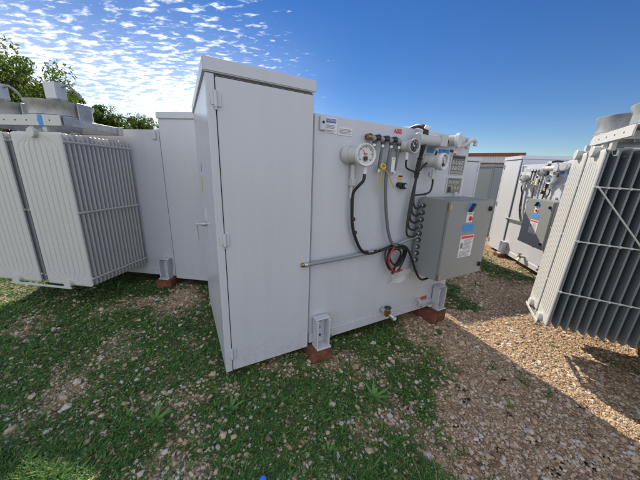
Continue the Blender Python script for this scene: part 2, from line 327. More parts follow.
def make_details(root):
    # stickers
    m = MB(); m.box(.81, .92, -.003, .002, 1.893, 2.0, 'white', 0); m.box(.822, .908, -.0048, -.003, 1.965, 1.992, 'bluelab', 0); label_lines(m, .822, .905, [1.948, 1.938, 1.928, 1.912, 1.902], -.003); s = m.build('notice_label', root)
    text('NOTICE', .0205, (.865, -.0052, 1.9785), 'white', s)
    m = MB(); m.box(.932, 1.062, -.003, .002, 1.888, 1.944, 'white', 0); label_lines(m, .942, 1.055, [1.932, 1.922, 1.912, 1.902], -.003); m.build('instruction_label', root)
    lg = text('ABB', .052, (1.55, -.0012, 1.974), 'redink', root, 'logo_lettering', bold=.0009)
    m = MB(); m.box(1.50, 1.60, -.0034, -.0022, 1.9735, 1.9750, 'paint', 0); m.build('logo_gap', root)
    # dial gauges
    g1 = gauge(root, 1.03, 1.745, 1.105, 1.745, .14, .086, name='temperature_gauge', turn=.62)
    m = MB(); m.cyl((1.075, -.03, 1.67), (1.075, -.03, 1.56), .022, 'fit', 14); m.cyl((1.135, -.11, 1.665), (1.135, -.11, 1.60), .018, 'white', 12); m.box(1.055, 1.095, -.06, -.001, 1.50, 1.565, 'fit'); m.cyl((1.075, -.03, 1.50), (1.072, -.03, 1.40), .015, 'fit', 12); m.build('stem_fitting', g1)
    m = MB(); m.tube([(1.135, -.11, 1.61), (1.128, -.11, 1.55), (1.10, -.08, 1.50), (1.078, -.05, 1.44), (1.083, -.045, 1.30), (1.10, -.045, 1.16), (1.15, -.045, 1.03), (1.22, -.045, .925), (1.31, -.045, .885), (1.45, -.045, .90), (1.60, -.05, .935)], .013, 'black', 10)
    for p in ((1.092, 1.22), (1.12, 1.10), (1.27, .90), (1.38, .895)): m.cyl((p[0] - .012, -.046, p[1]), (p[0] + .022, -.046, p[1] + .002), .017, 'black', 8)
    m.build('sensor_cable', g1)
    m = MB(); m.tube([(1.072, -.03, 1.41), (1.085, -.025, 1.30), (1.11, -.022, 1.15), (1.16, -.022, 1.02), (1.24, -.022, .92), (1.34, -.022, .885)], .010, 'cond', 8); m.build('capillary_tube', g1)
    g2 = gauge(root, 1.575, 1.85, 1.625, 1.85, .13, .060, 'dark', False, 'level_gauge', turn=.45)
    m = MB(); m.cyl((1.60, -.09, 1.80), (1.60, -.09, 1.735), .014, 'white', 12); m.tube([(1.60, -.09, 1.74), (1.605, -.085, 1.70), (1.65, -.06, 1.665), (1.74, -.06, 1.64), (1.80, -.06, 1.62)], .008, 'black', 8); m.build('sensor_cable', g2)
    g3 = gauge(root, 1.93, 1.745, 2.0, 1.738, .16, .078, name='pressure_gauge', turn=.2)
    m = MB(); m.cyl((1.97, -.10, 1.67), (1.97, -.10, 1.575), .020, 'fit', 12); m.box(2.03, 2.08, -.015, -.001, 1.60, 1.64, 'white'); m.tube([(1.97, -.10, 1.58), (1.975, -.10, 1.52), (1.955, -.10, 1.46), (1.91, -.09, 1.435), (1.83, -.07, 1.425), (1.78, -.06, 1.42)], .009, 'black', 8)
    m.tube([(2.02, -.06, 1.835), (2.0, -.06, 1.79), (1.93, -.06, 1.74), (1.87, -.06, 1.70), (1.82, -.06, 1.65)], .009, 'black', 8); m.build('sensor_cable', g3)
    # valve manifold
    xs = (1.245, 1.335, 1.43, 1.52); ends = (.13, .19, .17, .20)
    for k, x in enumerate(xs):
        m = MB(); z = 1.895
        m.cyl((x - .055, -.04, z), (x - .01, -.04, z), .021, 'brass' if k == 0 else 'dark', 12); m.cyl((x - .03, 0, z + .004), (x - .03, -.05, z + .004), .024, 'dark', 12); m.cyl((x - .012, -.04, z + .006), (x + .016, -.05, z - .02), .022, 'cond', 12)
        m.cyl((x + .012, -.05, z - .015), (x + .012, -.05, z - .055), .016, 'dark', 10); m.cyl((x + .012, -.05, z - .05), (x + .010, -.05, z - .075), .019, 'galv', 6)
        v = m.build('valve', root)
        if k != 2:
            h = MB(); e = ends[k]; h.tube([(x + .011, -.05, z - .06), (x + .006, -.05, z - .11), (x - .004, -.045, z - .06 - e)], .013, 'hose', 10); h.cyl((x - .004, -.045, z - .055 - e), (x - .006, -.045, z - .09 - e), .016, 'galv', 10); h.build('drop_hose', v)
        else:
            h = MB(); h.tube([(x + .010, -.05, z - .06), (x - .008, -.05, z - .25), (x + .0, -.05, 1.45), (x + .05, -.05, 1.20), (x + .09, -.06, 1.05), (x + .13, -.07, .97), (x + .20, -.08, .93)], .015, 'hose', 10, 8); h.build('drop_hose', v)
            h = MB(); h.box(1.450, 1.490, -.070, -.066, 1.625, 1.75, 'white', .001); h.cyl((1.47, -.071, 1.735), (1.47, -.066, 1.735), .006, 'dark', 8); h.build('hang_tag', v)
        if k == 1:
            h = MB(); h.tube([(x, -.06, 1.665), (x + .03, -.07, 1.65), (x + .06, -.06, 1.67), (x + .02, -.06, 1.69), (x, -.06, 1.665)], .007, 'yellow', 6)
            h.tube([(x + .02, -.065, 1.66), (x + .025, -.05, 1.55), (x + .045, -.03, 1.42)], .004, 'yellow', 6); h.tube([(x + .04, -.065, 1.66), (x + .10, -.06, 1.60), (x + .21, -.03, 1.49)], .004, 'yellow', 6); h.tube([(x + .02, -.06, 1.67), (x - .01, -.05, 1.58), (x + .01, -.035, 1.47)], .004, 'yellow', 6); h.build('tie_cord', v)
    m = MB(); m.box(1.615, 1.665, -.003, .002, 1.555, 1.60, 'yellow', 0); m.box(1.615, 1.665, -.0045, -.003, 1.585, 1.60, 'dark', 0); m.box(1.622, 1.658, -.0045, -.003, 1.567, 1.571, 'ink', 0); m.build('caution_sticker', root)
    m = MB(); m.cyl((1.62, 0, 1.515), (1.62, -.045, 1.515), .024, 'black', 14); m.cyl((1.665, 0, 1.505), (1.665, -.055, 1.505), .030, 'black', 14); m.cyl((1.665, -.055, 1.505), (1.665, -.066, 1.505), .018, 'galv', 12); m.build('cable_plug', root)
    # pressure relief device along the top edge
    m = MB(); m.cyl((1.70, -.09, 1.915), (1.97, -.08, 1.925), .048, 'fit', 22); m.cyl((1.70, -.09, 1.915), (1.73, -.09, 1.916), .054, 'fit', 22); m.box(1.97, 2.07, -.13, -.001, 1.875, 1.975, 'fit', .005); m.box(1.80, 1.86, -.06, .0, 1.90, 1.93, 'fit')
    m.cyl((2.07, -.07, 1.93), (2.20, -.07, 1.94), .017, 'fit', 12); m.cyl((2.11, -.07, 1.933), (2.13, -.07, 1.933), .026, 'dark', 12); m.cyl((2.0, -.07, 1.865), (2.0, -.07, 1.84), .02, 'fit', 12); rel = m.build('pressure_relief', root)
    m = MB(); m.cyl((2.19, -.05, 1.945), (2.215, -.13, 1.945), .052, 'fit', 24); m.cyl((2.21, -.115, 1.945), (2.22, -.145, 1.945), .068, 'white', 28); m.cyl((2.22, -.145, 1.945), (2.221, -.149, 1.945), .052, 'dial', 24); m.build('vacuum_gauge', rel)
    m = MB(); m.tube([(2.25, -.07, 1.92), (2.36, -.06, 1.91), (2.44, -.05, 1.925), (2.52, -.05, 1.965), (2.58, -.05, 1.985), (2.62, -.05, 1.97), (2.615, -.05, 1.935)], .018, 'fit', 10); m.build('outlet_pipe', rel)
    for x0, x1 in ((1.955, 2.045), (2.125, 2.195), (2.205, 2.275)):
        m = MB(); m.box(x0, x1, -.006, .002, 1.825, 1.868, 'tape', .0); m.build('tape_patch', root)
    m = MB(); m.box(2.30, 2.345, -.004, .002, 1.85, 1.875, 'dark', 0); m.box(2.35, 2.405, -.004, .002, 1.82, 1.865, 'white', 0); m.box(2.36, 2.40, -.0055, -.004, 1.83, 1.845, 'redink', 0); m.build('small_sticker', root)
    # nameplates
    for x0, x1, z0, z1, hd in ((2.325, 2.575, 1.625, 1.835, True), (2.315, 2.575, 1.425, 1.60, False)):
        m = MB(); m.box(x0, x1, -.004, .002, z0, z1, 'fit', .001); m.box(x0 + .022, x1 - .012, -.006, -.004, z0 + .008, z1 - .008, 'plate', 0)
        if hd: m.box(x0 + .03, x1 - .02, -.0075, -.006, z1 - .042, z1 - .016, 'dark', 0)
        rows = int((z1 - z0 - .06) / .011)
        for k in range(rows):
            z = z1 - (.055 if hd else .025) - k * .011; x = x0 + .035
            while x < x1 - .05:
                w = random.uniform(.012, .04); m.box(x, min(x + w, x1 - .02), -.0072, -.006, z - .002, z + .002, 'white' if k % 5 else 'dark', 0); x += w + random.uniform(.006, .03)
        if not hd: m.box(x0 + .035, x0 + .085, -.0078, -.006, z0 + .02, z0 + .075, 'dark', 0)
        m.build('nameplate', root)
    # control box
    X0, X1, Z0, Z1, D0, D1 = 1.905, 2.60, .62, 1.40, .03, .345
    m = MB(); m.box(X0, X1, -D1, -D0, Z0, Z1, 'box', .006); m.box(X0 + .1, X0 + .14, -D0, .003, Z0 - .02, Z1 + .045, 'paint'); m.box(X1 - .14, X1 - .10, -D0, .003, Z0 - .02, Z1 + .045, 'paint'); cb = m.build('control_box', root)
    m = MB(); m.box(X0 + .004, X1 - .002, -D1 - .024, -D1 - .003, Z0 + .004, Z1 - .004, 'box', .005); dr = m.build('box_door', cb)
    for z in (Z1 - .09, Z0 + .10):
        h = MB(); h.cyl((X1 - .055, -D1 - .022, z), (X1 - .055, -D1 - .042, z), .024, 'black', 16); h.box(X1 - .063, X1 - .047, -D1 - .050, -D1 - .040, z - .018, z + .018, 'black'); h.build('latch', dr)
    for z in (Z1 - .06, Z0 + .04):
        h = MB(); h.cyl((X0 + .004, -D1 - .02, z - .03), (X0 + .004, -D1 - .02, z + .03), .009, 'brass', 10); h.box(X0 + .004, X0 + .03, -D1 - .028, -D1 - .024, z - .02, z + .02, 'galv', .001); h.build('hinge', dr)
    y = -D1 - .024
    h = MB(); h.box(2.19, 2.285, y - .002, y + .001, 1.298, 1.372, 'tape', 0); h.build('tape_patch', dr)
    h = MB(); h.box(2.182, 2.276, y - .004, y + .001, 1.185, 1.290, 'white', .001); label_lines(h, 2.195, 2.265, [1.275, 1.265], y - .004); h.cyl((2.238, y, 1.225), (2.238, y - .010, 1.225), .023, 'redink', 20); h.cyl((2.238, y - .010, 1.225), (2.238, y - .022, 1.225), .014, 'redink', 16)
    h.box(-.008, .008, -.05, -.012, -.045, .045, 'dark', .002, Matrix.Translation((2.222, y + .015, 1.33)) @ Matrix.Rotation(R(35), 4, 'Y')); h.build('switch_plate', dr)
    h = MB(); h.box(2.150, 2.335, y - .002, y + .001, 1.10, 1.165, 'tape', 0); h.build('tape_patch', dr)
    h = MB(); h.box(2.150, 2.36, y - .003, y + .001, .835, 1.06, 'white', 0); h.box(2.160, 2.35, y - .0045, y - .003, 1.028, 1.052, 'redink', 0)
    h.box(2.163, 2.20, y - .0045, y - .003, .93, .985, 'ink', 0)
    label_lines(h, 2.215, 2.345, [1.01 - k * .012 for k in range(9)], y - .003); label_lines(h, 2.165, 2.345, [.895 - k * .012 for k in range(5)], y - .003); h.build('warning_label', dr)
    for k in range(9):
        z = Z1 - .075 - k * .07; h = MB(); h.cyl((X0, -.10, z), (X0 - .028, -.10, z), .020, 'dark', 12); h.cyl((X0 - .028, -.10, z), (X0 - .045, -.10, z), .014, 'galv', 10); h.build('cable_gland', cb)
    h = MB()
    for k in range(5):
        z = Z1 - .075 - k * .07; h.tube([(1.795, -.055, 1.60), (1.785 - .008 * k, -.06, 1.45 - .02 * k), (1.775 - .012 * k, -.08, z + .02), (1.80, -.10, z - .028), (X0 - .04, -.10, z)], .010, 'black', 8)
    for q in range(6):
        ox, oy = .013 * math.cos(q * 1.05), .011 * math.sin(q * 1.05); h.tube([(1.775 + ox, -.03, 2.03), (1.79 + ox, -.085 + oy, 2.01), (1.795 + ox * .8, -.10 + oy, 1.95), (1.79 - ox, -.09 + oy, 1.85), (1.79 + ox, -.065 + oy, 1.72), (1.79 + ox, -.055 + oy, 1.58)], .0095, 'black', 8)
    h.tube([(1.80, .10, 2.035), (1.79, .0, 2.045), (1.785, -.085, 2.02), (1.785, -.09, 1.96)], .016, 'black', 10)
    for z in (1.9, 1.75, 1.62): h.cyl((1.792, -.085 + (1.9 - z) * .1, z), (1.792, -.085 + (1.9 - z) * .1, z + .010), .027, 'gap', 12)
    h.build('cable_bundle', root)
    h = MB(); h.cyl((1.79, -.10, 2.0), (1.80, -.11, 2.03), .03, 'white', 10); h.build('bundle_tape', root)
    # horizontal conduit
    h = MB(); h.cyl((.625, -.028, .863), (.648, -.034, .863), .018, 'brass', 10); h.cyl((.648, -.034, .863), (.68, -.034, .864), .022, 'galv', 12); h.tube([(.675, -.034, .864), (.85, -.034, .868), (1.1, -.034, .877), (1.30, -.034, .89), (1.55, -.036, .905), (1.68, -.045, .94), (1.78, -.07, .985), (X0 - .04, -.10, 1.02)], .017, 'cond', 12); h.build('conduit', root)
    # coil of spare cable under the conduit
    h = MB()
    for k in range(5):
        cx, cz, rx, rz = 1.63 + .022 * math.sin(k * 2.3), .81 + .02 * math.sin(k * 2), .115 - .018 * (k % 3), .135 - .022 * ((k * 2) % 3)
        h.tube([(cx + rx * math.cos(R(a * 24 + k * 40)), -.05 - .012 * k - .022 * math.sin(R(a * 48 + k * 70)), cz + rz * math.sin(R(a * 24 + k * 40))) for a in range(16)], .0085, 'black', 8, 2)
    h.tube([(1.54, -.10, .74), (1.515, -.10, .80), (1.53, -.10, .88), (1.57, -.10, .93)], .008, 'red', 8)
    h.tube([(1.54, -.11, .73), (1.61, -.11, .675), (1.70, -.11, .685)], .0085, 'red', 8)
    h.tube([(1.42, -.06, .905), (1.60, -.08, .93), (1.72, -.10, .92), (1.80, -.12, .80), (1.87, -.13, .66), (1.95, -.14, .555), (2.03, -.15, .545), (2.08, -.16, .575), (2.10, -.17, .635)], .012, 'black', 8)
    h.cyl((1.58, -.10, .655), (1.60, -.10, .70), .014, 'black', 8)
    h.build('cable_coil', root)
    # drain valve, sampler and tag
    h = MB(); h.cyl((1.585, 0, .215), (1.585, -.07, .215), .026, 'galv', 14); h.box(1.555, 1.615, -.115, -.07, .185, .245, 'brass', .006); h.cyl((1.585, -.092, .245), (1.585, -.092, .275), .012, 'galv', 10); h.cyl((1.585, -.092, .272), (1.585, -.092, .284), .036, 'dark', 16); h.cyl((1.60, -.10, .20), (1.64, -.13, .165), .02, 'galv', 12); h.cyl((1.64, -.13, .165), (1.655, -.14, .15), .026, 'galv', 8); h.build('drain_valve', root)
    h = MB(); h.cyl((2.12, -.012, .215), (2.12, -.055, .215), .018, 'fit', 12); h.cyl((2.13, -.03, .16), (2.13, -.07, .15), .02, 'galv', 12); h.tube([(2.12, -.045, .215), (2.125, -.05, .18), (2.13, -.05, .15)], .010, 'fit', 8); h.build('sampling_valve', root)
    h = MB(); h.box(2.19, 2.29, -.005, .002, .185, .225, 'brass', .001); label_lines(h, 2.20, 2.28, [.215, .205, .195], -.005, 'redink'); h.build('brass_tag', root)
    h = MB(); h.box(.915, .965, -.045, -.012, .125, .155, 'fit'); h.cyl((.94, -.03, .125), (.94, -.03, .09), .014, 'galv', 8); h.build('ground_pad', root)
    h = MB(); h.box(2.29, 2.35, -.06, -.012, .095, .125, 'fit'); h.cyl((2.32, -.05, .125), (2.32, -.05, .14), .014, 'galv', 8); h.build('ground_pad', root)

def make_cooling(root, xs, w, z0, z1, n, pitch, ng, rods, fans, beam, diag=False, bz=(1.925, 2.02), t=.017, fm='finedge'):
    yo = 0
    for x in xs: _, yo = radiator(root, x, w, z0, z1, n, pitch, ng, rods, diag and x == xs[0], t, fm)
    b = MB(); b.box(beam[0], beam[1], yo - .03, yo - .018, bz[0], bz[1], 'fin', .002); b.box(beam[0], beam[1], yo - .07, yo - .031, bz[1] - .008, bz[1], 'fin', .002)
    x = beam[0] + .12
    while x < beam[1] - .05: b.cyl((x, yo - .0185, sum(bz) / 2), (x, yo - .0165, sum(bz) / 2), .007, 'gap', 10); x += .13
    bm_ = b.build('fan_beam', root)
    if not diag: h = MB(); h.box(beam[0] + .20, beam[0] + .245, yo - .019, yo - .014, bz[0] - .002, bz[1] + .002, 'tape', 0); h.build('tape_patch', bm_)
    b = MB(); b.box(beam[0], beam[1], DT + .10, DT + .14, bz[0], bz[1], 'fin', .002); b.build('fan_beam', root)
    for x in xs:
        for xx in (x + .03, x + w - .05):
            b = MB(); b.box(xx, xx + .03, DT + .141, yo - .071, bz[0] + .012, bz[1] - .009, 'galv', .002); b.build('cross_beam', root)
        xc = x + w / 2; 
        for q in (.05, -.10): b = MB(); b.box(xc + q, xc + q + .05, yo - .06, yo - .032, z1 - .012, bz[0] + .02, 'fin', .002); b.build('beam_post', root)
    for xc, yc, r, s in fans: fan(root, xc, yc, r, bz[1] + .004, s, jb=s != 0)
    b = MB(); b.box(xs[0] + w / 2 - .06, xs[-1] + w / 2 + .06, yo + .046, yo + .054, z0 - .022, z0 + .005, 'fin', .002); b.box(xs[0] + w / 2 - .06, xs[-1] + w / 2 + .06, yo + .012, yo + .045, z0 - .022, z0 - .016, 'galv', .001); b.build('bottom_bar', root)
    return yo

GRP = 'grey oil filled transformers stored in the yard'
main = thing('transformer', 'middle transformer nearest the camera, tall plain cabinet door, gauges and grey control box', 'transformer', (-.708, 1.658, 0), R(28.7), GRP)
make_body(main); make_details(main)
make_cooling(main, (1.118, 1.792), .582, .235, 1.865, 16, .0485, 9, (.34, 1.08, 1.78), ((1.45, 1.82, .245, 1), (2.13, 1.82, .245, 1)), (1.12, 2.60))
def clone(label, loc, rz):
    c = copy_tree(main); c.location = loc; c.rotation_euler = (0, 0, rz); c['label'] = label; return c
left = clone('left transformer with two wide pale ribbed radiators, round fans and blue tape on top', (-1.161, 4.571, .02), R(173))
farr = clone('far right sunlit transformer with dark conduits, partly behind the right foreground radiators', (4.4, 6.39, -.11), R(259.4))
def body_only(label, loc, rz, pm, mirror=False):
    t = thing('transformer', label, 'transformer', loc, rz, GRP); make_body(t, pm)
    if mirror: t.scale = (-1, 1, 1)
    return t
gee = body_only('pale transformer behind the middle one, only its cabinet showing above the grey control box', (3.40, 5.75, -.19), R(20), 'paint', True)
eff = body_only('dark shaded transformer cabinet at the back, left of the sunlit far right cabinet', (5.0, 7.75, -.20), R(12), 'backshade')
eff2 = body_only('farthest, lowest looking dark transformer, under the brown band of the building', (7.3, 12.6, -.25), R(-20), 'backshade', False)

right = thing('transformer', 'right foreground transformer with narrow sunlit radiator plates, shaded fins and a diagonal rod', 'transformer', (3.42, -.40, -.05), R(62), GRP); right.rotation_euler = (R(1.5), 0, R(62))
make_body(right)
make_cooling(right, (1.62, 1.965), .315, .255, 1.85, 15, .063, 7, (.632, 1.104, 1.557), ((2.06, 2.03, .22, 0), (1.58, 2.0, .22, 0)), (1.40, 2.06), True, (1.91, 1.99), .020, 'finshade')
radiator(right, 2.31, .30, .255, 1.85, 12, .063, 7, (.632, 1.557), False, .020, 'finshade')  # short third radiator, hidden behind the plates, added to shade the ground

# ------------------------------------------------------------------ camera model (used to find ground spots seen in the photo)
RW = np.array([[.99930753, .03720826, 0], [.00962854, -.25859504, .96593783], [.03594087, -.96526895, -.25877423]])
def hgt(x, y): return -.03 - .035 * min(max(x, 0), 2.8)
def gp(u, v):
    d = RW @ np.array([u - 320, v - 240, 252.]); z = -.05
    for _ in range(6): p = d * ((z - CAMH) / d[2]); z = hgt(p[0], p[1])
    return float(p[0]), float(p[1]), z

# ------------------------------------------------------------------ ground
def fbm(x, y, s=1.0, o=0.): return noise.fractal(Vector((x * s + o, y * s - o, o * .37)), 1.0, 2.0, 4)
def sstep(a, b, x): t = min(1, max(0, (x - a) / (b - a))); return t * t * (3 - 2 * t)
def grassy(x, y):
    xb = .95 if y > 1.4 else .95 - (1.4 - y) * .35
    if y > 3: xb = 2.2
    g = 1 - sstep(-.28, .30, x - xb + .35 * fbm(x, y, 2.2, 3))
    g *= .45 + .75 * sstep(-.30, .25, fbm(x, y, 1.9, 11) + .10)
    g *= 1 - .85 * math.exp(-((x + 1.72) ** 2 + (y - 2.85) ** 2) / .12)
    g *= 1 - .55 * math.exp(-((x + 1.75) ** 2 + (y - 1.45) ** 2) / .14)
    g *= 1 - .45 * math.exp(-((x + .62) ** 2 + (y - 1.0) ** 2) / .05)
    if x > 1.0:
        d = math.exp(-((x - 3.45 + .1 * (y - 5)) / .55) ** 2) * sstep(3.6, 4.4, y); g = max(g, d * .8)
        g = max(g, .4 * sstep(.42, .55, fbm(x, y, 3.1, 7)))
    return max(0, min(1, g))
def axis(a, b, step, far):
    c = list(np.arange(a, b + 1e-6, step)); k = step
    lo, hi = a, b
    while hi < far: k *= 1.28; hi += k; lo -= k; c.append(hi); c.insert(0, lo)
    return c
gx = axis(-4.5, 4.6, .05, 420); gy = axis(-.2, 6.5, .05, 420)
vs = []; ga = []
for y in gy:
    for x in gx:
        near = -5 < x < 6 and -1 < y < 8
        g = grassy(x, y) if near else .6
        vs.append((x, y, hgt(x, y) + (.014 * fbm(x, y, 3.3, 1) + .007 * fbm(x, y, 14, 5) if near else 0))); ga.append(g)
nx = len(gx); fs = [(j * nx + i, j * nx + i + 1, (j + 1) * nx + i + 1, (j + 1) * nx + i) for j in range(len(gy) - 1) for i in range(nx - 1)]
me = bpy.data.meshes.new('ground'); me.from_pydata(vs, [], fs); at = me.attributes.new('grass', 'FLOAT', 'POINT'); at.data.foreach_set('value', ga)
me.polygons.foreach_set('use_smooth', [True] * len(fs))
def groundmat():
    m, n, l, b = nt('gravel_soil'); c = coords(n, l, (1, 1, 1))
    v1 = n.new('ShaderNodeTexVoronoi'); v1.inputs['Scale'].default_value = 48; l.new(c, v1.inputs[0])
    v2 = n.new('ShaderNodeTexVoronoi'); v2.inputs['Scale'].default_value = 110; l.new(c, v2.inputs[0])
    st = [(0, (.22, .145, .09)), (.3, (.40, .265, .16)), (.6, (.50, .35, .22)), (.85, (.54, .42, .29)), (1, (.56, .49, .40))]
    sx = n.new('ShaderNodeSeparateColor'); l.new(v1.outputs['Color'], sx.inputs[0]); r1 = ramp(n, st); l.new(sx.outputs[0], r1.inputs[0])
    sx2 = n.new('ShaderNodeSeparateColor'); l.new(v2.outputs['Color'], sx2.inputs[0]); r2 = ramp(n, st); l.new(sx2.outputs[1], r2.inputs[0])
    nz = tex(n, l, 'Noise', 3, c, 5, .7); rn = ramp(n, [(.4, (0, 0, 0)), (.6, (1, 1, 1))]); l.new(nz.outputs['Fac'], rn.inputs[0])
    mx = n.new('ShaderNodeMixRGB'); l.new(rn.outputs[0], mx.inputs[0]); l.new(r1.outputs[0], mx.inputs[1]); l.new(r2.outputs[0], mx.inputs[2])
    so = n.new('ShaderNodeMixRGB'); so.blend_type = 'MULTIPLY'; so.inputs[0].default_value = .7; rs = ramp(n, [(.3, (.55, .5, .45)), (.7, (1, 1, 1))]); nn = tex(n, l, 'Noise', 9, c, 5, .7); l.new(nn.outputs['Fac'], rs.inputs[0]); l.new(mx.outputs[0], so.inputs[1]); l.new(rs.outputs[0], so.inputs[2])
    a = n.new('ShaderNodeAttribute'); a.attribute_name = 'grass'
    gr = ramp(n, [(.2, (.055, .050, .030)), (.55, (.045, .085, .024)), (.8, (.075, .14, .035))]); gn = tex(n, l, 'Noise', 40, c, 6, .75); l.new(gn.outputs['Fac'], gr.inputs[0])
    mf = n.new('ShaderNodeMath'); mf.operation = 'MULTIPLY_ADD'; l.new(gn.outputs['Fac'], mf.inputs[0]); mf.inputs[1].default_value = 1.2; mf.inputs[2].default_value = -.6
    ad = n.new('ShaderNodeMath'); ad.operation = 'ADD'; l.new(mf.outputs[0], ad.inputs[0]); l.new(a.outputs['Fac'], ad.inputs[1]); ra = ramp(n, [(.25, (0, 0, 0)), (.75, (.85, .85, .85))]); l.new(ad.outputs[0], ra.inputs[0])
    fm = n.new('ShaderNodeMixRGB'); l.new(ra.outputs[0], fm.inputs[0]); l.new(so.outputs[0], fm.inputs[1]); l.new(gr.outputs[0], fm.inputs[2]); l.new(fm.outputs[0], b.inputs['Base Color'])
    b.inputs['Roughness'].default_value = .95; b.inputs['Specular IOR Level'].default_value = .15
    hs = n.new('ShaderNodeMath'); hs.operation = 'ADD'; l.new(v1.outputs['Distance'], hs.inputs[0]); l.new(v2.outputs['Distance'], hs.inputs[1])
    bp = n.new('ShaderNodeBump'); bp.inputs['Strength'].default_value = .9; bp.inputs['Distance'].default_value = -.012; l.new(hs.outputs[0], bp.inputs['Height']); l.new(bp.outputs[0], b.inputs['Normal'])
    return m
M['ground'] = groundmat(); me.materials.append(M['ground'])
go = bpy.data.objects.new('ground', me); col.objects.link(go); tag(go, kind='structure')

# ---- scattered stones and grass (too many to count)
ico = bmesh.new(); bmesh.ops.create_icosphere(ico, subdivisions=1, radius=1); ico.verts.index_update()
IV = np.array([v.co[:] for v in ico.verts]); IF = np.array([[v.index for v in f.verts] for f in ico.faces]); ico.free()
ico = bmesh.new(); bmesh.ops.create_icosphere(ico, subdivisions=2, radius=1); ico.verts.index_update()
IV2 = np.array([v.co[:] for v in ico.verts]); IF2 = np.array([[v.index for v in f.verts] for f in ico.faces]); ico.free()
def visible(x, y, m=110):
    c = RW.T @ np.array([x, y, -CAMH - .05]); 
    if c[2] < .05: return False
    u = c[0] / c[2] * 252 + 320; v = c[1] / c[2] * 252 + 240
    return -m < u < 640 + m and v < 480 + 2 * m
def inside(x, y):      # under the middle or left transformer
    for ox, oy, a, x1, y1 in ((-.708, 1.658, 28.7, 2.6, 1.3), (-1.161, 4.571, 173, 2.6, 1.3)):
        c, s = math.cos(R(a)), math.sin(R(a)); lx = (x - ox) * c + (y - oy) * s; ly = -(x - ox) * s + (y - oy) * c
        if .05 < lx < x1 and .06 < ly < y1: return True
    return False
def npmesh(name, V, F, mats, smooth=False, idx=None):
    me = bpy.data.meshes.new(name); V = np.asarray(V, np.float32); F = np.asarray(F, np.int32); k = F.shape[1]
    me.vertices.add(len(V)); me.vertices.foreach_set('co', V.ravel()); me.loops.add(F.size); me.loops.foreach_set('vertex_index', F.ravel())
    me.polygons.add(len(F)); me.polygons.foreach_set('loop_start', np.arange(0, F.size, k, dtype=np.int32)); me.polygons.foreach_set('use_smooth', np.full(len(F), smooth))
    me.materials.append(M[mats]); me.update(calc_edges=True); me.validate(); o = bpy.data.objects.new(name, me); col.objects.link(o); return o
def stones(name, pts, mat, hi=False):
    B, Fb = (IV2, IF2) if hi else (IV, IF); V = []; F = []; nb = len(B)
    for i, (x, y, z, r) in enumerate(pts):
        sc = np.array([1, random.uniform(.6, 1), random.uniform(.4, .75)]) * r
        a, b_, c_ = (random.uniform(0, 6.28) for _ in range(3)); rot = np.array(Matrix.Rotation(a, 3, 'Z') @ Matrix.Rotation(.35 * math.sin(b_), 3, 'X') @ Matrix.Rotation(c_, 3, 'Z'))
        p = (B * (1 + rng.normal(0, .16 if not hi else .11, (nb, 1)))) * sc
        V.append(p @ rot.T + (x, y, z + r * .12)); F.append(Fb + i * nb)
    return npmesh(name, np.concatenate(V), np.concatenate(F), mat)
sm = []; pl = []
def zz(x, y): return hgt(x, y) + .014 * fbm(x, y, 3.3, 1) + .007 * fbm(x, y, 14, 5)
tries = 0
while len(sm) < 62000 and tries < 400000:
    tries += 1; y = .12 + 5.5 * random.random() ** 1.35; x = random.uniform(-1.55, 1.6) * (y + .45)
    if not visible(x, y) or inside(x, y): continue
    g = grassy(x, y)
    if random.random() < .82 * g: continue
    r = min(.026, .0043 * math.exp(random.gauss(.30, .50))) * (1 + .13 * y)
    sm.append((x, y, zz(x, y), r))
while len(pl) < 2600:
    y = .45 + 4.0 * random.random() ** 1.3; x = random.uniform(-1.4, 1.3) * (y + .3)
    if not visible(x, y) or inside(x, y): continue
    if x > .9 and random.random() < .8: continue
    if fbm(x, y, 2.5, 21) < random.uniform(-.35, .25): continue
    pl.append((x, y, zz(x, y), min(.030, .0062 * math.exp(random.gauss(.25, .48)))))
tag(stones('gravel', sm, 'stone'), 'small tan and brown crushed stones covering the yard', kind='stuff')
tag(stones('pale_gravel', pl, 'pale', True), 'pale limestone chips scattered through the grass', kind='stuff')
# dark clods
cl = []
for u, v in ((505, 381), (582, 407), (507, 414), (533, 438), (535, 441), (590, 446), (601, 458), (591, 468), (499, 452), (462, 390), (408, 408), (422, 410), (465, 400), (455, 426), (478, 440), (553, 470), (561, 462), (640, 440)):
    x, y, z = gp(u, v)
    for k in range(9): cl.append((x + random.gauss(0, .020), y + random.gauss(0, .013), z + .001, random.uniform(.004, .011)))
tag(stones('dark_clods', cl, 'clod', True), 'dark clods of earth and dead leaves on the gravel', kind='stuff')
